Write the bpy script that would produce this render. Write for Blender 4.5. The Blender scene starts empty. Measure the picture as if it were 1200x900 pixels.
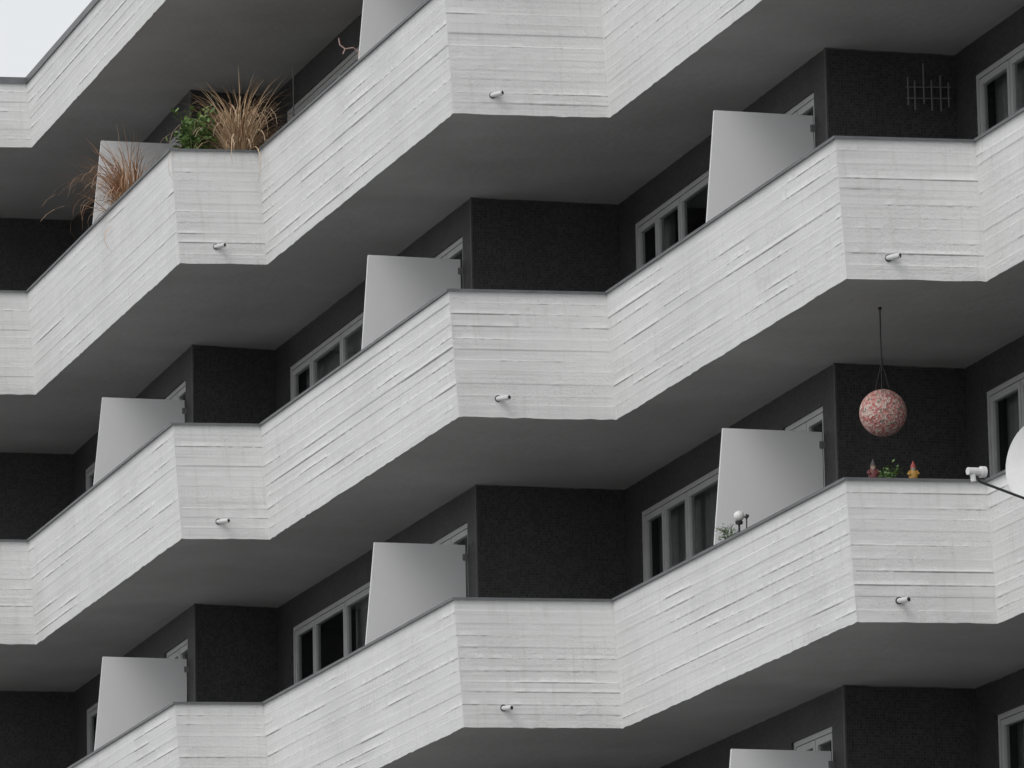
import bpy, math, random
import numpy as np
from mathutils import Vector, Matrix
random.seed(4); rng=np.random.default_rng(7)
sc=bpy.context.scene
ZC=1.65; S=2.8; RAIL=11.5+ZC; P=1.1125; SLAB=.16
LEAN=np.array([.071,.189])
def zb(r): return RAIL-P+r*S          # slab underside of storey r

# ------------------------------------------------------------------ plan
V=[(-8.7,72.5),(-6.72,65.93),(-5.355,66.163),(-3.379,59.543),(-2.512,59.687),(-.552,53.465),(.863,53.739),(2.644,47.893),(3.785,48.113),(5.57,42.26),(6.75,42.49),(8.5,36.7)]
W=[(-8.3,76.2),(-6.60,69.62),(-5.131,69.958),(-3.400,63.780),(-2.535,64.145),(-.359,57.057),(1.061,57.471),(2.783,51.526),(3.927,51.871),(5.65,45.93),(6.85,46.25),(8.6,40.4)]
V=[np.array(p) for p in V]; W=[np.array(p) for p in W]
N=len(V)
def nrm(d): return d/np.hypot(*d)
def outn(p,q):
    d=nrm(q-p); return np.array([d[1],-d[0]])
def offset(poly,o):
    res=[]
    for i in range(len(poly)):
        ns=[]
        if i>0: ns.append(outn(poly[i-1],poly[i]))
        if i<len(poly)-1: ns.append(outn(poly[i],poly[i+1]))
        if len(ns)==1: res.append(poly[i]+ns[0]*o)
        else:
            m=np.linalg.solve(np.array(ns),np.array([o,o])); res.append(poly[i]+m)
    return res

# ------------------------------------------------------------------ materials
def newmat(name):
    m=bpy.data.materials.new(name); m.use_nodes=True
    nt=m.node_tree; b=nt.nodes["Principled BSDF"]; return m,nt,b
def nd(nt,t,**k):
    n=nt.nodes.new(t)
    for a,v in k.items(): setattr(n,a,v)
    return n
def ramp(nt,stops):
    r=nd(nt,'ShaderNodeValToRGB'); e=r.color_ramp.elements
    e[0].position,e[0].color=stops[0][0],(*stops[0][1],1) if not isinstance(stops[0][1],float) else (stops[0][1],)*3+(1,)
    e[1].position=stops[-1][0]; c=stops[-1][1]; e[1].color=(c,c,c,1) if isinstance(c,float) else (*c,1)
    for p,c in stops[1:-1]:
        x=e.new(p); x.color=(c,c,c,1) if isinstance(c,float) else (*c,1)
    return r
def simple(name,col,rough=.6,metal=0,noise=0.,scale=20):
    m,nt,b=newmat(name); b.inputs['Roughness'].default_value=rough; b.inputs['Metallic'].default_value=metal
    tc=nd(nt,'ShaderNodeTexCoord'); n=nd(nt,'ShaderNodeTexNoise'); n.inputs['Scale'].default_value=scale; n.inputs['Detail'].default_value=4
    nt.links.new(tc.outputs['Object'],n.inputs['Vector'])
    v=noise
    r=ramp(nt,[(.3,tuple(c*(1-v) for c in col)),(.7,tuple(min(1,c*(1+v)) for c in col))])
    nt.links.new(n.outputs['Fac'],r.inputs[0]); nt.links.new(r.outputs[0],b.inputs['Base Color'])
    return m
def mathn(nt,op,a,b=None):
    n=nd(nt,'ShaderNodeMath',operation=op)
    for i,x in enumerate((a,b)):
        if x is None: continue
        if isinstance(x,(int,float)): n.inputs[i].default_value=x
        else: nt.links.new(x,n.inputs[i])
    return n.outputs[0]

def mat_concrete():
    m,nt,b=newmat('painted_board_concrete'); L=nt.links.new
    b.inputs['Roughness'].default_value=.85
    uv=nd(nt,'ShaderNodeUVMap'); 
    def noise(scale,sx=1,sy=1,det=3,rough=.6):
        mp=nd(nt,'ShaderNodeMapping'); mp.inputs['Scale'].default_value=(sx,sy,1); L(uv.outputs[0],mp.inputs[0])
        n=nd(nt,'ShaderNodeTexNoise'); n.noise_dimensions='2D'; n.inputs['Scale'].default_value=scale; n.inputs['Detail'].default_value=det; n.inputs['Roughness'].default_value=rough
        L(mp.outputs[0],n.inputs['Vector']); return n.outputs['Fac']
    fine=noise(34,1,1,3,.75); grain=noise(14,.035,2.6,2,.5); big=noise(.7,1,1,3)
    patch=noise(1.6,.6,1.6,4,.65)
    mask=ramp(nt,[(.44,.25),(.62,1.)]); L(patch,mask.inputs[0])
    h=mathn(nt,'MULTIPLY',fine,mask.outputs[0])
    h=mathn(nt,'MULTIPLY',h,1.1)
    h=mathn(nt,'ADD',h,mathn(nt,'MULTIPLY',grain,.35))
    bump=nd(nt,'ShaderNodeBump'); bump.inputs['Strength'].default_value=.5; bump.inputs['Distance'].default_value=.010
    L(h,bump.inputs['Height']); L(bump.outputs[0],b.inputs['Normal'])
    c1=ramp(nt,[(.3,(.74,.74,.738)),(.5,(.79,.79,.788)),(.75,(.82,.82,.818))]); L(big,c1.inputs[0])
    c2=ramp(nt,[(.30,(.80,.80,.79)),(.42,(1.,1.,1.))]); L(grain,c2.inputs[0])
    mx=nd(nt,'ShaderNodeMixRGB',blend_type='MULTIPLY'); mx.inputs[0].default_value=.35; L(c1.outputs[0],mx.inputs[1]); L(c2.outputs[0],mx.inputs[2])
    pit=ramp(nt,[(.28,(.80,.80,.79)),(.40,(1.,1.,1.))]); L(fine,pit.inputs[0])
    mp_=nd(nt,'ShaderNodeMixRGB',blend_type='MULTIPLY'); L(mathn(nt,'MULTIPLY',mask.outputs[0],.7),mp_.inputs[0]); L(mx.outputs[0],mp_.inputs[1]); L(pit.outputs[0],mp_.inputs[2])
    at=nd(nt,'ShaderNodeAttribute'); at.attribute_name='crevice_shade'
    mx2=nd(nt,'ShaderNodeMixRGB'); L(at.outputs['Fac'],mx2.inputs[0]); L(mp_.outputs[0],mx2.inputs[1]); mx2.inputs[2].default_value=(.18,.18,.175,1)  # mixes to dark grey where ridge shade is painted in
    st=noise(5,3.5,.35,3,.6); c3=ramp(nt,[(.28,(.86,.86,.85)),(.45,(1.,1.,1.))]); L(st,c3.inputs[0])
    mx3=nd(nt,'ShaderNodeMixRGB',blend_type='MULTIPLY'); mx3.inputs[0].default_value=.45; L(mx2.outputs[0],mx3.inputs[1]); L(c3.outputs[0],mx3.inputs[2])
    L(mx3.outputs[0],b.inputs['Base Color'])
    return m
def mat_soffit():
    m,nt,b=newmat('soffit_paint'); L=nt.links.new; b.inputs['Roughness'].default_value=.8
    tc=nd(nt,'ShaderNodeTexCoord')
    n=nd(nt,'ShaderNodeTexNoise'); n.inputs['Scale'].default_value=.8; n.inputs['Detail'].default_value=5; n.inputs['Roughness'].default_value=.65; L(tc.outputs['Object'],n.inputs['Vector'])
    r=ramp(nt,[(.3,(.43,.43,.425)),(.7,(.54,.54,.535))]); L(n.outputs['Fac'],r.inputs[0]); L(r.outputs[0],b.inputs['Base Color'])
    n2=nd(nt,'ShaderNodeTexNoise'); n2.inputs['Scale'].default_value=12; n2.inputs['Detail'].default_value=4; L(tc.outputs['Object'],n2.inputs['Vector'])
    bu=nd(nt,'ShaderNodeBump'); bu.inputs['Strength'].default_value=.5; bu.inputs['Distance'].default_value=.012; L(n2.outputs['Fac'],bu.inputs['Height']); L(bu.outputs[0],b.inputs['Normal'])
    return m
def mat_tile():
    m,nt,b=newmat('dark_mosaic_tile'); L=nt.links.new
    uv=nd(nt,'ShaderNodeUVMap')
    br=nd(nt,'ShaderNodeTexBrick'); br.offset=0; br.squash=1
    br.inputs['Scale'].default_value=1; br.inputs['Brick Width'].default_value=.026; br.inputs['Row Height'].default_value=.026
    br.inputs['Mortar Size'].default_value=.0026; br.inputs['Mortar Smooth'].default_value=.3; br.inputs['Bias'].default_value=0
    br.inputs['Color1'].default_value=(.028,.028,.030,1); br.inputs['Color2'].default_value=(.070,.069,.070,1); br.inputs['Mortar'].default_value=(.078,.076,.075,1)
    L(uv.outputs[0],br.inputs['Vector'])
    n=nd(nt,'ShaderNodeTexNoise'); n.inputs['Scale'].default_value=1.3; n.inputs['Detail'].default_value=4; n.inputs['Roughness'].default_value=.6; L(uv.outputs[0],n.inputs['Vector'])
    r=ramp(nt,[(.3,(.8,.8,.8)),(.7,(1.15,1.14,1.13))]); L(n.outputs['Fac'],r.inputs[0])
    mx=nd(nt,'ShaderNodeMixRGB',blend_type='MULTIPLY'); mx.inputs[0].default_value=1; L(br.outputs['Color'],mx.inputs[1]); L(r.outputs[0],mx.inputs[2])
    L(mx.outputs[0],b.inputs['Base Color'])
    b.inputs['Roughness'].default_value=.55
    bu=nd(nt,'ShaderNodeBump'); bu.inputs['Strength'].default_value=.3; bu.inputs['Distance'].default_value=-.0015; L(br.outputs['Fac'],bu.inputs['Height']); L(bu.outputs[0],b.inputs['Normal'])
    return m
def mat_glass():
    m,nt,b=newmat('window_glass'); L=nt.links.new
    nt.nodes.remove(b); out=nt.nodes['Material Output']
    tr=nd(nt,'ShaderNodeBsdfTransparent'); tr.inputs[0].default_value=(.72,.76,.75,1)
    gl=nd(nt,'ShaderNodeBsdfGlossy'); gl.inputs['Roughness'].default_value=.03; gl.inputs[0].default_value=(.9,.92,.95,1)
    fr=nd(nt,'ShaderNodeFresnel'); fr.inputs[0].default_value=1.8
    mi=nd(nt,'ShaderNodeMixShader'); L(fr.outputs[0],mi.inputs[0]); L(tr.outputs[0],mi.inputs[1]); L(gl.outputs[0],mi.inputs[2]); L(mi.outputs[0],out.inputs[0])
    return m
def mat_ground():
    m,nt,b=newmat('asphalt_ground'); L=nt.links.new; b.inputs['Roughness'].default_value=.9
    tc=nd(nt,'ShaderNodeTexCoord'); n=nd(nt,'ShaderNodeTexNoise'); n.inputs['Scale'].default_value=.4; n.inputs['Detail'].default_value=5; L(tc.outputs['Object'],n.inputs['Vector'])
    r=ramp(nt,[(.3,(.19,.19,.185)),(.7,(.27,.27,.265))]); L(n.outputs['Fac'],r.inputs[0]); L(r.outputs[0],b.inputs['Base Color']); return m
M_con=mat_concrete(); M_sof=mat_soffit(); M_tile=mat_tile(); M_glass=mat_glass(); M_ground=mat_ground()
M_cap=simple('grey_metal_cap',(.14,.145,.15),.45,.3,.15,6)
M_frame=simple('white_window_frame',(.62,.62,.62),.4,0,.05,5)
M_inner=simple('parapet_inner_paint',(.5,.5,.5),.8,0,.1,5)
M_floor=simple('balcony_floor',(.25,.25,.25),.8,0,.15,8)
M_panel=simple('partition_panel',(.80,.80,.81),.5,0,.02,1.5)
M_dark=simple('dark_interior',(.10,.10,.098),.9,0,.4,2)
M_curt=simple('curtain_fabric',(.60,.60,.58),.9,0,.1,10)
M_roof=simple('roof_felt',(.08,.08,.08),.9,0,.2,3)
M_pipe=simple('drain_pipe_plastic',(.70,.70,.70),.45,0,.05,9)
M_hole_shadow=simple('pipe_bore_and_shadow',(.03,.03,.03),.9)
M_metal=simple('galvanised_steel',(.3,.3,.31),.4,.7,.1,20)
M_strip=simple('corner_trim',(.10,.10,.105),.6,0,.15,10)
M_rods=simple('dark_rods',(.03,.03,.03),.6)
M_greyrod=simple('grey_rods',(.20,.20,.20),.5)
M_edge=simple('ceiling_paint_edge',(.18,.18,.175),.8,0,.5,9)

# ------------------------------------------------------------------ mesh helpers
class MB:
    def __init__(s): s.v=[];s.f=[];s.uv=[]
    def quad(s,pts,uvs=None):
        b=len(s.v); s.v+= [tuple(map(float,p)) for p in pts]; s.f.append(tuple(range(b,b+len(pts))))
        s.uv+= uvs if uvs else [(0,0)]*len(pts)
    def make(s,name,mat,parent=None,smooth=False):
        me=bpy.data.meshes.new(name); me.from_pydata(s.v,[],s.f)
        l=me.uv_layers.new(name='UVMap'); l.data.foreach_set('uv',[c for u in s.uv for c in u])
        me.materials.append(mat); me.update()
        if smooth: me.polygons.foreach_set('use_smooth',[True]*len(me.polygons))
        o=bpy.data.objects.new(name,me); sc.collection.objects.link(o)
        if parent: o.parent=parent
        return o
def empty(name):
    o=bpy.data.objects.new(name,None); sc.collection.objects.link(o); return o
def p3(p,z): return (p[0],p[1],z)
def wq(mb,P0,d,n,t0,t1,z0,z1,o,flip=False):
    a=P0+d*t0+n*o; b=P0+d*t1+n*o
    pts=[p3(a,z0),p3(b,z0),p3(b,z1),p3(a,z1)]; uv=[(t0,z0),(t1,z0),(t1,z1),(t0,z1)]
    if flip: pts.reverse(); uv.reverse()
    mb.quad(pts,uv)
def wbox(mb,P0,d,n,t0,t1,z0,z1,o0,o1):
    c=lambda t,z,o: p3(P0+d*t+n*o,z)
    A=[c(t0,z0,o0),c(t1,z0,o0),c(t1,z1,o0),c(t0,z1,o0)];B=[c(t0,z0,o1),c(t1,z0,o1),c(t1,z1,o1),c(t0,z1,o1)]
    for q in ([A[3],A[2],A[1],A[0]],B,[A[0],A[1],B[1],B[0]],[B[3],B[2],A[2],A[3]],[A[1],A[2],B[2],B[1]],[A[3],A[0],B[0],B[3]]):
        mb.quad(q,[(t0,z0),(t1,z0),(t1,z1),(t0,z1)])
def tube(mb,pts,r,n=8,cap=True):
    pts=[Vector(p) for p in pts]; rings=[]
    for i,p in enumerate(pts):
        t=(pts[min(i+1,len(pts)-1)]-pts[max(i-1,0)]).normalized()
        a=t.orthogonal().normalized() if abs(t.z)>.95 else t.cross(Vector((0,0,1))).normalized(); b=t.cross(a)
        rr=r[i] if isinstance(r,(list,tuple)) else r
        rings.append([p+a*math.cos(k*2*math.pi/n)*rr+b*math.sin(k*2*math.pi/n)*rr for k in range(n)])
    for i in range(len(rings)-1):
        for k in range(n): mb.quad([rings[i][k],rings[i][(k+1)%n],rings[i+1][(k+1)%n],rings[i+1][k]])
    if cap: mb.quad(rings[0][::-1]); mb.quad(rings[-1])

building=empty('apartment_building')

# ------------------------------------------------------------------ board-marked parapet faces (real relief)
def n1(u,step):
    k=rng.normal(0,1,int(u.max()/step)+4); x=u/step; i=np.floor(x).astype(int); f=x-i; f=f*f*(3-2*f)
    return k[i]*(1-f)+k[i+1]*f
def n2(U,Vv,su,sv):
    k=rng.normal(0,1,(int(U.max()/su)+4,int(Vv.max()/sv)+4)); x=U/su;y=Vv/sv
    i=np.floor(x).astype(int);j=np.floor(y).astype(int);f=x-i;g=y-j;f=f*f*(3-2*f);g=g*g*(3-2*g)
    return (k[i,j]*(1-f)+k[i+1,j]*f)*(1-g)+(k[i,j+1]*(1-f)+k[i+1,j+1]*f)*g
def parapet_face(row,si,p0,p1,H,fine,u0):
    L=np.hypot(*(p1-p0)); nu=max(2,int(L/(.018 if fine else .15)))
    us=np.linspace(0,L,nu+1)
    nb=11 if H>1 else 7; bounds=[H*k/nb+rng.uniform(-.014,.014) for k in range(1,nb)]
    vs=[(0,0,0,0),(.015,0,0,0)]   # z, board, on-boundary, painted shade weight
    for k,bz in enumerate(bounds):
        prev=vs[-1][0]; q1=prev+(bz-.016-prev)*.5
        vs+= [(q1,k,0,0),(bz-.012,k,0,0),(bz-.006,k,0,1.),(bz-.001,k,1,.3),(bz+.004,k+1,1,0),(bz+.010,k+1,0,0)]
    vs.append(((vs[-1][0]+H)/2,nb-1,0,0)); vs+=[(H-.012,nb-1,0,0),(H,nb-1,0,0)]
    zz=np.array([v[0] for v in vs]); nv=len(zz)
    D=np.zeros((nu+1,nv)); C=np.zeros((nu+1,nv))
    boff=[rng.normal(0,.0011)+n1(us,1.2)*.0005 for _ in range(nb)]
    for k in range(nb):
        j=rng.uniform(0,L); boff[k]=boff[k]+np.where(us>j,rng.normal(0,.0010),0)
    ridge=[]; ridge_shade=[]
    for k in range(nb-1):
        st=rng.uniform(-1.2,.25)
        env=n1(us,.9)*.95+st
        ridge.append(np.clip(env+n1(us,.05)*.5,0,2.0)+.2); ridge_shade.append(np.clip(env*1.2+n1(us,.04)*.45,.10,1))
    for c,(z,k,b,dw) in enumerate(vs):
        D[:,c]=boff[k]
        kb=int(np.argmin([abs(z-x) for x in bounds]))
        if b: D[:,c]+=ridge[kb]*.0032
        if dw>0: C[:,c]=ridge_shade[kb]*dw*.75  # shade line below each board ridge, painted into the colour
    UU,VV=np.meshgrid(us,zz,indexing='ij')
    D+=n2(UU,VV,.6,.35)*.0008+n2(UU,VV,.06,.05)*.0006
    edge=np.clip(np.minimum(us,L-us)/.03,0,1); D*=edge[:,None]
    D[:,-1]*=.2
    n=outn(p0,p1)
    t=us/L; wob=(n1(us,.10)*.0022+n1(us,.5)*.0016)*edge
    out=np.zeros((nu+1,nv,3))
    for c in range(nv):
        w=1-zz[c]/H
        out[:,c,0]=p0[0]+(p1[0]-p0[0])*t+LEAN[0]*w*(H/P)+n[0]*D[:,c]
        out[:,c,1]=p0[1]+(p1[1]-p0[1])*t+LEAN[1]*w*(H/P)+n[1]*D[:,c]
        out[:,c,2]=zb(row)+zz[c]
    out[:,0,2]+=np.minimum(wob,.006)-.003
    return out,UU+u0,VV+row*3.1+12,C,nu,nv
def build_parapets():
    VV=[];FF=[];UV=[];CR=[];base=0
    for row in range(-3,3):
        H=P if row<2 else .70
        for si in range(N-1):
            fine=row>=-1 and 1<=si<=9 
            o,U,Vv,C,nu,nv=parapet_face(row,si,V[si],V[si+1],H,fine,si*9.3+row*1.7+40)
            VV.append(o.reshape(-1,3)); CR.append(C.reshape(-1)); uvv=np.stack([U.reshape(-1),Vv.reshape(-1)],1); UV.append(uvv)
            i,j=np.meshgrid(np.arange(nu),np.arange(nv-1),indexing='ij'); a=(i*nv+j).reshape(-1)+base
            FF.append(np.stack([a,a+nv,a+nv+1,a+1],1)); base+=o.shape[0]*o.shape[1]
    VV=np.concatenate(VV);FF=np.concatenate(FF);UV=np.concatenate(UV);CR=np.concatenate(CR)
    me=bpy.data.meshes.new('parapet_faces'); me.vertices.add(len(VV)); me.vertices.foreach_set('co',VV.reshape(-1))
    me.loops.add(FF.size); me.loops.foreach_set('vertex_index',FF.reshape(-1).astype(np.int32))
    me.polygons.add(len(FF)); me.polygons.foreach_set('loop_start',(np.arange(len(FF))*4).astype(np.int32))
    l=me.uv_layers.new(name='UVMap'); l.data.foreach_set('uv',UV[FF.reshape(-1)].reshape(-1).astype(np.float32))
    at=me.attributes.new('crevice_shade','FLOAT','POINT'); at.data.foreach_set('value',CR.astype(np.float32))
    me.update(calc_edges=True); me.validate(); me.polygons.foreach_set('use_smooth',[True]*len(me.polygons))
    me.materials.append(M_con); ob=bpy.data.objects.new('parapet_faces',me); sc.collection.objects.link(ob); ob.parent=building
build_parapets()

# caps, inner faces, slabs
cap=MB(); inner=MB(); sof=MB(); flo=MB()
co=offset(V,.020); ci=offset(V,-.15); inn=offset(V,-.13)
for row in range(-3,3):
    H=P if row<2 else .70
    zt=zb(row)+H; th=.020 if row<2 else .07
    f=H/P
    for s in range(N-1):
        a,b,c,d=co[s],co[s+1],ci[s+1],ci[s]
        cap.quad([p3(a,zt+th),p3(b,zt+th),p3(c,zt+th),p3(d,zt+th)]); cap.quad([p3(d,zt+.001),p3(c,zt+.001),p3(b,zt+.001),p3(a,zt+.001)])
        cap.quad([p3(a,zt-.006),p3(b,zt-.006),p3(b,zt+th),p3(a,zt+th)]); cap.quad([p3(c,zt),p3(d,zt),p3(d,zt+th),p3(c,zt+th)])
        inner.quad([p3(inn[s+1]+LEAN*f,zb(row)+SLAB),p3(inn[s]+LEAN*f,zb(row)+SLAB),p3(inn[s],zt),p3(inn[s+1],zt)])
        a,b=V[s]+LEAN*f,V[s+1]+LEAN*f; c,d=W[s+1],W[s]
        sof.quad([p3(d,zb(row)),p3(c,zb(row)),p3(b,zb(row)),p3(a,zb(row))])
        if row<2:
            a,b=inn[s]+LEAN,inn[s+1]+LEAN; flo.quad([p3(a,zb(row)+SLAB),p3(b,zb(row)+SLAB),p3(c,zb(row)+SLAB),p3(d,zb(row)+SLAB)])
cap.make('parapet_cap',M_cap,building); inner.make('parapet_inner',M_inner,building); sof.make('balcony_soffit',M_sof,building); flo.make('balcony_floor',M_floor,building)

# roof, back and end walls
roof=MB(); zt=zb(2)+.55; BK=np.array([6.,16.])
for s in range(N-1):
    a,b=inn[s],inn[s+1]; roof.quad([p3(a,zt),p3(b,zt),p3(W[s+1]+BK,zt),p3(W[s]+BK,zt)])
roof.make('roof',M_roof,building)
bw=MB()
for s in range(N-1):
    a,b=W[s]+BK,W[s+1]+BK; bw.quad([p3(b,0),p3(a,0),p3(a,zt),p3(b,zt)],[(0,0),(5,0),(5,20),(0,20)])
for a,b in ((W[0]+BK,W[0]),(W[-1],W[-1]+BK)):
    bw.quad([p3(a,0),p3(b,0),p3(b,zt),p3(a,zt)],[(0,0),(16,0),(16,20),(0,20)])
for row in range(-3,3):
    for k in (0,-1):
        a=V[k]+LEAN; bw.quad([p3(a,zb(row)),p3(W[k],zb(row)),p3(W[k],zb(row)+.16),p3(a,zb(row)+.16)])
for s in range(N-1):
    L=np.hypot(*(W[s+1]-W[s])); bw.quad([p3(W[s],0),p3(W[s+1],0),p3(W[s+1],zb(-3)),p3(W[s],zb(-3))],[(0,0),(L,0),(L,4),(0,4)])
bw.make('outer_walls',M_tile,building)

# ------------------------------------------------------------------ recessed walls with windows
wall=MB(); fr=MB(); gl=MB(); dk=MB(); cu=MB(); pan=MB(); trim=MB(); brk=MB(); sill=MB(); edgeb=MB()
def openings(s,L):
    if s==4: return [(.54,3.75,'w',[1.36,2.56]),(5.75,7.10,'d',[6.45])]
    if s==6: return [(.46,3.00,'w',[1.12,1.84]),(4.75,5.84,'d',[5.3])]
    if s==8: return [(.46,3.00,'w',[1.25,1.95]),(4.75,5.84,'d',[5.3])]
    if s==2: return [(.60,3.20,'w',[1.35,2.2]),(4.9,6.05,'d',[5.5])]
    return [(.5,3.0,'w',[1.2,2.0]),(4.6,min(5.6,L-.4),'d',[5.1])]
def pane(P0,d,n,t0,t1,z0,z1,fw):
    o0,o1=-.08,-.03
    wbox(fr,P0,d,n,t0,t0+fw,z0,z1,o0,o1); wbox(fr,P0,d,n,t1-fw,t1,z0,z1,o0,o1)
    wbox(fr,P0,d,n,t0+fw,t1-fw,z0,z0+fw,o0,o1); wbox(fr,P0,d,n,t0+fw,t1-fw,z1-fw,z1,o0,o1)
    wq(gl,P0,d,n,t0+fw,t1-fw,z0+fw,z1-fw,-.055)
for row in range(-3,2):
    z0=zb(row)+SLAB; z1=zb(row+1)
    for s in range(N-1):
        P0,P1=W[s],W[s+1]; L=np.hypot(*(P1-P0)); d=(P1-P0)/L; n=np.array([d[1],-d[0]])
        isB = (s%2==0)
        # thin line of ceiling paint lapping onto the wall
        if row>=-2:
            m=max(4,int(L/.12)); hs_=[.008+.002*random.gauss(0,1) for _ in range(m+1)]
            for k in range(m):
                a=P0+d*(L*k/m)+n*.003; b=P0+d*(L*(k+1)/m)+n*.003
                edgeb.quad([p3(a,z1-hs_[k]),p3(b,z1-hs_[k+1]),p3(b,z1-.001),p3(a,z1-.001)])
        if not isB:
            wq(wall,P0,d,n,0,L,z0,z1,0); continue
        t=0
        for (a,b,kind,spl) in openings(s,L):
            h1=z1-.30; h0=z1-1.78 if kind=='w' else z0+.08
            wq(wall,P0,d,n,t,a,z0,z1,0); wq(wall,P0,d,n,a,b,h1,z1,0); wq(wall,P0,d,n,a,b,z0,h0,0)
            for tt,fl in ((a,False),(b,True)):
                q=[p3(P0+d*tt,h0),p3(P0+d*tt-n*.14,h0),p3(P0+d*tt-n*.14,h1),p3(P0+d*tt,h1)]
                wall.quad(q if not fl else q[::-1],[(0,h0),(.14,h0),(.14,h1),(0,h1)])
            wall.quad([p3(P0+d*a-n*.14,h1),p3(P0+d*b-n*.14,h1),p3(P0+d*b,h1),p3(P0+d*a,h1)],[(a,0),(b,0),(b,.14),(a,.14)])
            wall.quad([p3(P0+d*a,h0),p3(P0+d*b,h0),p3(P0+d*b-n*.14,h0),p3(P0+d*a-n*.14,h0)],[(a,0),(b,0),(b,.14),(a,.14)])
            if kind=='w': wbox(sill,P0,d,n,a-.03,b+.03,h0-.02,h0+.012,-.05,.05)
            g=.045
            wbox(fr,P0,d,n,a,a+g,h0,h1,-.10,-.022); wbox(fr,P0,d,n,b-g,b,h0,h1,-.10,-.022)
            wbox(fr,P0,d,n,a+g,b-g,h1-g,h1,-.10,-.022); wbox(fr,P0,d,n,a+g,b-g,h0,h0+g,-.10,-.022)
            e=[a+g]+spl+[b-g]
            for k in range(len(e)-1): pane(P0,d,n,e[k]+.008,e[k+1]-.008,h0+g+.006,h1-g-.006,.056)
            D=.9
            q=lambda t,o,z:p3(P0+d*t+n*o,z)
            dk.quad([q(a,-D,h0),q(b,-D,h0),q(b,-D,h1),q(a,-D,h1)])
            dk.quad([q(a,-.14,h0),q(a,-D,h0),q(a,-D,h1),q(a,-.14,h1)]); dk.quad([q(b,-D,h0),q(b,-.14,h0),q(b,-.14,h1),q(b,-D,h1)])
            dk.quad([q(a,-.14,h1),q(a,-D,h1),q(b,-D,h1),q(b,-.14,h1)]); dk.quad([q(a,-.14,h0),q(b,-.14,h0),q(b,-D,h0),q(a,-D,h0)])
            rr=random.random(); spans=[]
            if rr<.35: spans=[(a+.02,a+.02+(b-a)*random.uniform(.15,.35))]
            elif rr<.65: spans=[(b-(b-a)*random.uniform(.3,.6),b-.03)]
            elif rr<.85: spans=[(a+.02,b-.02)]
            for (c0,c1) in spans:
                m=max(6,int((c1-c0)/.025)); ph=random.random()*6
                for k in range(m):
                    ta=c0+(c1-c0)*k/m; tb=c0+(c1-c0)*(k+1)/m
                    fo=lambda t_: -.20+.022*math.sin(t_*38+ph+1.5*math.sin(t_*7))
                    cu.quad([q(ta,fo(ta),h0),q(tb,fo(tb),h0),q(tb,fo(tb),h1),q(ta,fo(ta),h1)])
            t=b
        wq(wall,P0,d,n,t,L,z0,z1,0)
        wbox(trim,P0,d,n,L-.035,L+.004,z0,z1,-.01,.006)
        t0=L-.33; B0=P0+d*t0; th=.03
        zs=z1-.53+random.uniform(-.012,.012); zr=z1-1.52; ln=random.uniform(-.015,.015)
        prof=[(.02,z0+.05),(.90,z0+.05),(1.02,zr-.03),(.925+ln,zs),(.02,zs+random.uniform(-.006,.006))]
        A=[p3(B0+n*x,z) for x,z in prof]; Bq=[p3(B0+n*x-d*th,z) for x,z in prof]
        pan.quad(A[::1]); pan.quad(Bq[::-1])
        for k in range(5): k2=(k+1)%5; pan.quad([A[k],Bq[k],Bq[k2],A[k2]])
        for zz in (zs-.12,zs-1.0): wbox(brk,B0,n,d,-.0,.05,zz-.03,zz+.03,.001,.02)
wall.make('recessed_walls',M_tile,building); fr.make('window_frames',M_frame,building); gl.make('window_panes',M_glass,building)
dk.make('rooms_behind_windows',M_dark,building); cu.make('curtains',M_curt,building,True); pan.make('balcony_partitions',M_panel,building)
trim.make('corner_trims',M_strip,building); brk.make('partition_brackets',M_metal,building); sill.make('window_sills',M_metal,building)
edgeb.make('ceiling_paint_edge',M_edge,building)

# drain pipes
dp=MB(); dh=MB()
for row in range(-3,2):
    for s,t in ((1,.4),(3,.38),(5,.37),(7,.36),(9,.36)):
        d=nrm(V[s+1]-V[s]); n=np.array([d[1],-d[0]]); z=zb(row)+.168
        c=V[s]+d*t+LEAN*(1-.165/P)
        side=.8+random.uniform(-.4,.25)
        dirn=nrm(n+d*side); Ln=.135+random.uniform(-.03,.02)
        tilt=random.uniform(-.012,.010)
        a=p3(c-dirn*.03,z); b=p3(c+dirn*Ln,z+tilt)
        tube(dp,[a,b],.022,14)
        e=p3(c+dirn*(Ln+.002),z+tilt); e0=p3(c+dirn*(Ln-.01),z+tilt); tube(dh,[e0,e],.016,12)
        tube(dh,[p3(c-n*.01,z),p3(c+n*.006,z)],.030,14)  # dark disk at the wall: the pipe's shadow added as a shape
dp.make('drain_pipes',M_pipe,building,True); dh.make('drain_pipe_bores_and_shadows',M_hole_shadow,building)

# ------------------------------------------------------------------ ground
g=MB(); R=1500; g.quad([(-R,-R,0),(R,-R,0),(R,R,0),(-R,R,0)]); g.make('ground',M_ground)

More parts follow.
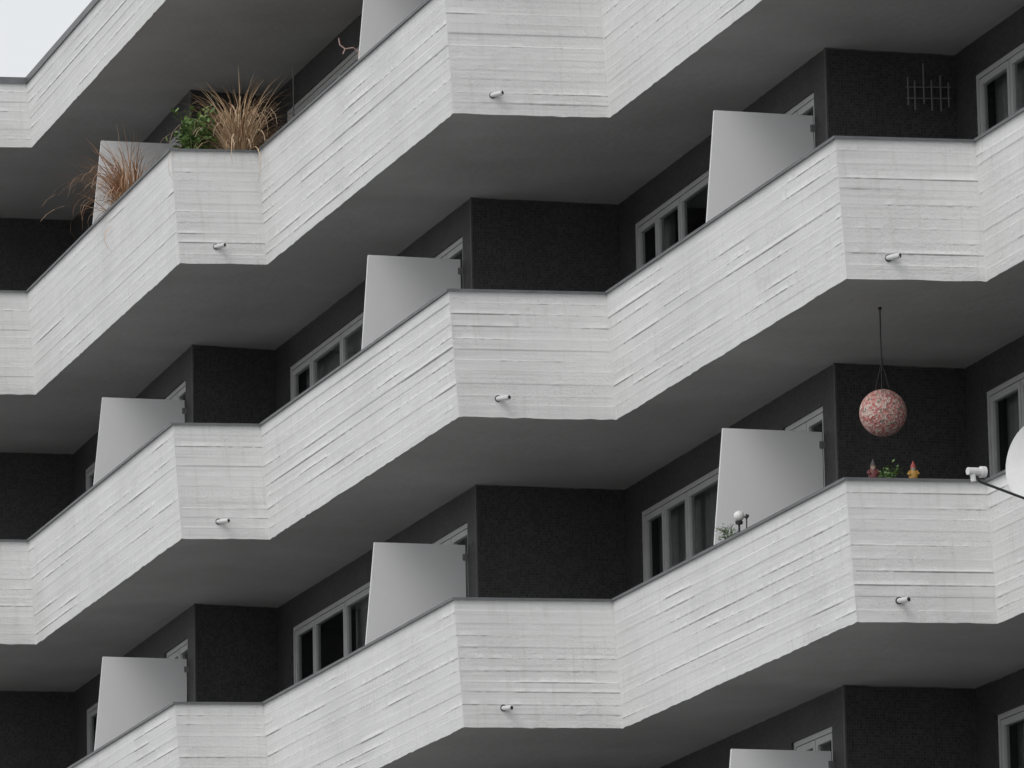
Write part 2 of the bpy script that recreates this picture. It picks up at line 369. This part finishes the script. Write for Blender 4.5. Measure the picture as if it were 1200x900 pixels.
# ------------------------------------------------------------------ small objects
def uvsphere(mb,c,r,nu=32,nv=18,sq=1):
    P_=lambda i,j:(c[0]+r*math.sin(math.pi*j/nv)*math.cos(2*math.pi*i/nu),c[1]+r*math.sin(math.pi*j/nv)*math.sin(2*math.pi*i/nu),c[2]+r*sq*math.cos(math.pi*j/nv))
    for j in range(nv):
        for i in range(nu): mb.quad([P_(i,j+1),P_(i+1,j+1),P_(i+1,j),P_(i,j)])
lan=empty('hanging_lantern'); lx,ly=3.044,49.239; zt=zb(0); lz=9.50+ZC
m,nt,b=newmat('floral_lantern_shade'); L=nt.links.new
tc=nd(nt,'ShaderNodeTexCoord'); 
nz=nd(nt,'ShaderNodeTexNoise'); nz.inputs['Scale'].default_value=25; L(tc.outputs['Object'],nz.inputs['Vector'])
va=nd(nt,'ShaderNodeVectorMath',operation='MULTIPLY_ADD'); L(nz.outputs['Color'],va.inputs[0]); va.inputs[1].default_value=(.03,.03,.03); L(tc.outputs['Object'],va.inputs[2])
vo=nd(nt,'ShaderNodeTexVoronoi'); vo.inputs['Scale'].default_value=55; L(va.outputs[0],vo.inputs['Vector'])
sp=nd(nt,'ShaderNodeSeparateColor'); L(vo.outputs['Color'],sp.inputs[0])
r=ramp(nt,[(0,(.50,.16,.15)),(.2,(.62,.32,.29)),(.42,(.64,.45,.40)),(.6,(.66,.57,.50)),(.76,(.50,.20,.19)),(.90,(.26,.24,.20)),(1,(.62,.40,.36))]); r.color_ramp.interpolation='CONSTANT'
L(sp.outputs[0],r.inputs[0]); L(r.outputs[0],b.inputs['Base Color']); b.inputs['Roughness'].default_value=.8
bu=nd(nt,'ShaderNodeBump'); bu.inputs['Strength'].default_value=.8; bu.inputs['Distance'].default_value=.01; L(vo.outputs['Distance'],bu.inputs['Height']); L(bu.outputs[0],b.inputs['Normal'])
mb=MB(); uvsphere(mb,(lx,ly,lz),.195,48,28); mb.make('shade',m,lan,True)
mb=MB(); tube(mb,[(lx,ly,zt+.01),(lx,ly,9.93+ZC)],.006,6)
for k in range(3):
    a=k*2.1+.4; tube(mb,[(lx,ly,9.93+ZC),(lx+.075*math.cos(a),ly+.075*math.sin(a),lz+.178)],.004,5)
tube(mb,[(lx,ly,zt),(lx,ly,zt-.02)],.015,10); tube(mb,[(lx,ly,9.91+ZC),(lx,ly,9.96+ZC)],.012,8)
mb.make('cord',M_rods,lan)

def leafmat(name,c1,c2,rough=.6):
    m,nt,b=newmat(name); oi=nd(nt,'ShaderNodeNewGeometry'); r=ramp(nt,[(0,c1),(1,c2)]); nt.links.new(oi.outputs['Random Per Island'],r.inputs[0]); nt.links.new(r.outputs[0],b.inputs['Base Color']); b.inputs['Roughness'].default_value=rough; return m
M_green=leafmat('shrub_leaf',(.04,.09,.02),(.15,.25,.06)); M_dry=leafmat('dry_grass_blade',(.34,.20,.11),(.80,.62,.42),.8)
M_dry2=leafmat('brown_grass_blade',(.34,.18,.10),(.72,.48,.30),.8)
M_terra=simple('terracotta',(.25,.12,.07),.8,0,.15,12); M_silver=leafmat('silver_leaf',(.3,.33,.3),(.6,.62,.58))
M_darkpot=simple('dark_plastic_pot',(.05,.05,.05),.6)
def blade(mb,base,az,lean,length,width,droop,nseg=10):
    p=Vector(base); th=lean; pts=[]
    side=Vector((-math.sin(az),math.cos(az),0)); tw=random.uniform(-.9,.9)
    side=(side*math.cos(tw)+Vector((math.cos(az),math.sin(az),0))*math.sin(tw))
    for k in range(nseg+1):
        w=width*(1-(k/nseg)**1.5*.85); pts.append((p-side*w/2,p+side*w/2))
        dirv=Vector((math.cos(az)*math.sin(th),math.sin(az)*math.sin(th),math.cos(th))); p=p+dirv*length/nseg; th+=droop/nseg*(.2+1.8*k/nseg)
    b=len(mb.v)
    for l,r_ in pts: mb.v+=[tuple(l),tuple(r_)]
    for k in range(nseg):
        f=(b+2*k,b+2*k+1,b+2*k+3,b+2*k+2); mb.f.append(f); mb.uv+=[(0,0)]*4
def potmesh(mb,x,y,z0,r,h):
    tube(mb,[(x,y,z0),(x,y,z0+h*.85),(x,y,z0+h*.86),(x,y,z0+h)],[r*.72,r*.95,r*1.06,r*1.08],20)
def grass(name,x,y,z0,zpot,n,L0,L1,azb,spread,droop,mat,bias=.6):
    e=empty(name); mb=MB()
    for k in range(n):
        az=random.uniform(0,2*math.pi)
        if azb is not None and random.random()<bias: az=azb+random.gauss(0,.7)
        blade(mb,(x+random.gauss(0,.04),y+random.gauss(0,.04),zpot),az,abs(random.gauss(0,spread*.45)),random.uniform(L0,L1),random.uniform(.008,.020),random.uniform(.5,droop))
    mb.make('blades',mat,e); mb=MB(); potmesh(mb,x,y,z0,.15,zpot-z0); mb.make('pot',M_terra,e,True); return e
zf1=zb(1)+SLAB
grass('dry_ornamental_grass',-2.72,59.98,zf1+.45,14.20+ZC,480,.5,1.16,None,.80,3.6,M_dry)
grass('dry_ornamental_grass',-3.97,62.38,zf1+.3,14.18+ZC,480,.45,1.14,math.radians(200),.75,3.3,M_dry2,.4)
def shrub(name,x,y,z0,zc,rx,rz,n,mat,leaf=.05,pot=None,potr=.15,nst=14):
    e=empty(name); mb=MB(); st=MB()
    stems=[]
    for k in range(nst):
        az=random.uniform(0,6.28); rr=random.uniform(.2,1)*rx; tip=Vector((x+math.cos(az)*rr,y+math.sin(az)*rr,zc+random.uniform(-.3,1)*rz)); b0=Vector((x,y,zc-rz*1.1)); mid=(b0+tip)/2+Vector((0,0,.05)); tube(st,[b0,mid,tip],.004,5); stems.append((b0,mid,tip))
    for k in range(n):
        b0,mid,tip=random.choice(stems); t=random.uniform(.25,1.05); c=(mid.lerp(tip,(t-.5)*2) if t>.5 else b0.lerp(mid,t*2))+Vector((random.gauss(0,.03),random.gauss(0,.03),random.gauss(0,.03)))*(leaf/.05)
        a=Vector((random.gauss(0,1),random.gauss(0,1),random.gauss(0,.6))).normalized(); b_=a.orthogonal().normalized(); s=leaf*random.uniform(.6,1.2)
        b_=Matrix.Rotation(random.uniform(0,6.28),3,a)@b_
        mb.quad([c,c+a*s*.5+b_*s*.28,c+a*s,c+a*s*.5-b_*s*.28])
    mb.make('leaves',mat,e); st.make('stems',M_green,e)
    if pot:
        mb=MB(); potmesh(mb,x,y,z0,potr,pot-z0); mb.make('pot',M_darkpot,e,True)
    return e
shrub('potted_shrub',-3.17,59.93,zf1+.3,14.54+ZC,.26,.28,820,M_green,.075,14.26+ZC,.14,20)
RL=8.70+ZC
lamp=empty('globe_garden_lamp'); M_globe=simple('opal_globe',(.8,.8,.78),.3); mb=MB(); uvsphere(mb,(1.90,50.88,8.95+ZC),.046,20,12); mb.make('globe',M_globe,lamp,True)
mb=MB(); tube(mb,[(1.90,50.88,RL-.3),(1.90,50.88,8.90+ZC)],.009,8); tube(mb,[(1.90,50.88,8.88+ZC),(1.90,50.88,8.905+ZC)],[.03,.035],12)
tube(mb,[(1.95,50.88,8.5+ZC),(1.965,50.88,8.93+ZC)],.006,6); tube(mb,[(1.955,50.88,8.93+ZC),(1.975,50.88,8.96+ZC)],.016,8); mb.make('post',M_rods,lamp)
shrub('trailing_silver_plant',1.83,51.02,RL-.16,8.80+ZC,.14,.09,380,M_silver,.028,RL-.02,.045,26)
shrub('leafy_balcony_plant',3.02,48.30,RL-.25,8.78+ZC,.13,.10,150,M_green,.035,RL-.03,.07)
def lathe(mb,x,y,z,prof,n=14,sx=1.0):
    for i in range(len(prof)-1):
        for k in range(n):
            a0=2*math.pi*k/n; a1=2*math.pi*(k+1)/n
            q=lambda pr,a:(x+pr[0]*sx*math.cos(a),y+pr[0]*math.sin(a),z+pr[1])
            mb.quad([q(prof[i],a0),q(prof[i],a1),q(prof[i+1],a1),q(prof[i+1],a0)])
M_beard=simple('grey_beard',(.35,.33,.30),.7)
def gnome(name,x,y,coat,hat,s=1.0):
    e=empty(name); z=RL+.020
    mb=MB(); lathe(mb,x,y,z,[(0,.001),(.034*s,.001),(.038*s,.02*s),(.036*s,.05*s),(.022*s,.085*s),(0,.088*s)])
    for sg in (-1,1): tube(mb,[(x+sg*.026*s,y-.005,z+.075*s),(x+sg*.042*s,y-.015,z+.05*s),(x+sg*.022*s,y-.034*s,z+.042*s)],.010*s,7)
    mb.make('coat',coat,e,True)
    mb=MB(); uvsphere(mb,(x,y,z+.098*s),.021*s,12,8); uvsphere(mb,(x,y-.021*s,z+.098*s),.006*s,8,6); mb.make('head',M_skin,e,True)
    mb=MB(); lathe(mb,x,y+.002,z+.105*s,[(.024*s,0),(.020*s,.012*s),(.010*s,.035*s),(0,.058*s)]); mb.make('pointed_hat',hat,e,True)
    mb=MB(); lathe(mb,x,y-.016*s,z+.062*s,[(0,0),(.010*s,.012*s),(.016*s,.028*s),(0,.034*s)]); mb.make('beard',M_beard,e,True)
M_skin=simple('painted_skin',(.35,.20,.14),.6); M_coat=simple('maroon_coat',(.12,.03,.03),.6); M_coat2=simple('mustard_coat',(.36,.20,.04),.6); M_hat=simple('red_hat',(.28,.05,.04),.6); M_hat2=simple('dark_hat',(.05,.04,.04),.6)
gnome('garden_gnome',2.875,48.01,M_coat,M_hat2,1.05)
gnome('garden_gnome',3.20,48.075,M_coat2,M_hat,1.0)
# satellite dish
dish=empty('satellite_dish'); C=Vector((4.06,46.5,8.57+ZC)); nn=Vector((-.80,-.58,.12)).normalized(); ax=nn.orthogonal().normalized(); ay=nn.cross(ax)
mb=MB(); Rr=.31; nr=8; na=36
def dp_(i,j,o=0): 
    r_=Rr*i/nr; a=2*math.pi*j/na; return C+ax*r_*math.cos(a)+ay*r_*math.sin(a)+nn*(.32*(r_*r_)/Rr*.5*1.2-o)
for o,fl in ((0,0),(.008,1)):
    for i in range(nr):
        for j in range(na):
            q=[dp_(i,j,o),dp_(i+1,j,o),dp_(i+1,j+1,o),dp_(i,j+1,o)]; mb.quad(q[::-1] if fl else q)
for j in range(na): mb.quad([dp_(nr,j,0),dp_(nr,j,.008),dp_(nr,j+1,.008),dp_(nr,j+1,0)])
mb.make('reflector',M_pipe,dish,True)
mb=MB(); tube(mb,[(4.06,46.52,8.24+ZC),(3.925,46.4,8.265+ZC),(3.60,46.32,8.38+ZC),(3.56,46.3,8.42+ZC)],.011,8)
tube(mb,[tuple(C-nn*.01),tuple(C+Vector((.22,.12,-.02))),(4.45,46.75,8.5+ZC)],.02,8); mb.make('arm',M_rods,dish,True)
mb=MB(); tube(mb,[(3.50,46.28,8.46+ZC),(3.60,46.33,8.46+ZC)],[.03,.034],12); tube(mb,[(3.60,46.33,8.46+ZC),(3.64,46.345,8.46+ZC)],[.045,.045],14); tube(mb,[(3.535,46.3,8.47+ZC),(3.545,46.3,8.38+ZC)],.022,10); mb.make('receiver_head',M_pipe,dish,True)
# wire rack on wall
rack=empty('wire_trellis'); mb=MB()
def wy(x): return 51.526+(x-2.783)/(3.927-2.783)*.345-.06
for x,z0,z1 in ((3.50,12.70,12.95),(3.56,12.66,12.92),(3.64,12.72,13.08),(3.71,12.66,12.93),(3.79,12.66,12.98),(3.86,12.70,12.92)):
    tube(mb,[(x,wy(x),z0+ZC),(x,wy(x),z1+ZC)],.008,5)
for z in (12.76,12.86): tube(mb,[(3.48,wy(3.5),z+ZC),(3.88,wy(3.9),z+.02+ZC)],.007,5)
mb.make('rods',M_greyrod,rack)
hook=empty('bent_plant_hook'); M_pk=simple('faded_red_paint',(.42,.28,.25),.5,0,.25,30); mb=MB(); tube(mb,[(-1.42,57.1,14.0+ZC),(-1.42,57.1,14.66+ZC),(-1.47,57.1,14.70+ZC),(-1.55,57.1,14.69+ZC),(-1.60,57.1,14.73+ZC),(-1.61,57.1,14.80+ZC)],.007,7); tube(mb,[(-1.55,57.1,14.69+ZC),(-1.57,57.1,14.64+ZC)],.007,7); mb.make('tube',M_pk,hook,True)
pole=empty('thin_pole'); mb=MB(); tube(mb,[(-2.12,58.95,zf1),(-2.12,58.95,15.0+ZC)],.006,6); mb.make('rod',M_rods,pole)

# ------------------------------------------------------------------ camera
f,th,ro=7150.5,.19645,.018584
Rv=Vector((1,0,0));U=Vector((0,-math.sin(th),math.cos(th)));F=Vector((0,math.cos(th),math.sin(th)))
R2=Rv*math.cos(ro)-U*math.sin(ro);U2=U*math.cos(ro)+Rv*math.sin(ro)
cd=bpy.data.cameras.new('camera'); cd.sensor_width=36; cd.lens=f/1200*36; cd.clip_start=.5; cd.clip_end=4000
cam=bpy.data.objects.new('camera',cd); sc.collection.objects.link(cam)
M=Matrix(((R2.x,U2.x,-F.x,0),(R2.y,U2.y,-F.y,0),(R2.z,U2.z,-F.z,ZC),(0,0,0,1))); cam.matrix_world=M; sc.camera=cam

# ------------------------------------------------------------------ light
w=bpy.data.worlds.new("World"); sc.world=w; w.use_nodes=True; nt=w.node_tree; bg=nt.nodes['Background']
sky=nd(nt,'ShaderNodeTexSky'); sky.sky_type='NISHITA'; sky.sun_disc=False
elev=math.radians(48); az=math.radians(215)
sky.sun_elevation=elev; sky.sun_rotation=az; sky.dust_density=4; sky.air_density=1.2
hs=nd(nt,'ShaderNodeHueSaturation'); hs.inputs['Saturation'].default_value=.18
mxw=nd(nt,'ShaderNodeMixRGB'); mxw.inputs[0].default_value=.6; mxw.inputs[2].default_value=(7.3,7.45,7.6,1)
nt.links.new(sky.outputs[0],hs.inputs['Color']); nt.links.new(hs.outputs[0],mxw.inputs[1]); nt.links.new(mxw.outputs[0],bg.inputs[0]); bg.inputs[1].default_value=.135
sd=bpy.data.lights.new('sun','SUN'); sd.energy=.65; sd.angle=math.radians(25); sd.color=(1,.98,.95)
so=bpy.data.objects.new('sun',sd); sc.collection.objects.link(so)
dirv=Vector((math.sin(az)*math.cos(elev),math.cos(az)*math.cos(elev),math.sin(elev)))
so.rotation_euler=dirv.to_track_quat('Z','Y').to_euler()
sc.view_settings.view_transform='Standard'; sc.view_settings.look='None'; sc.view_settings.exposure=0
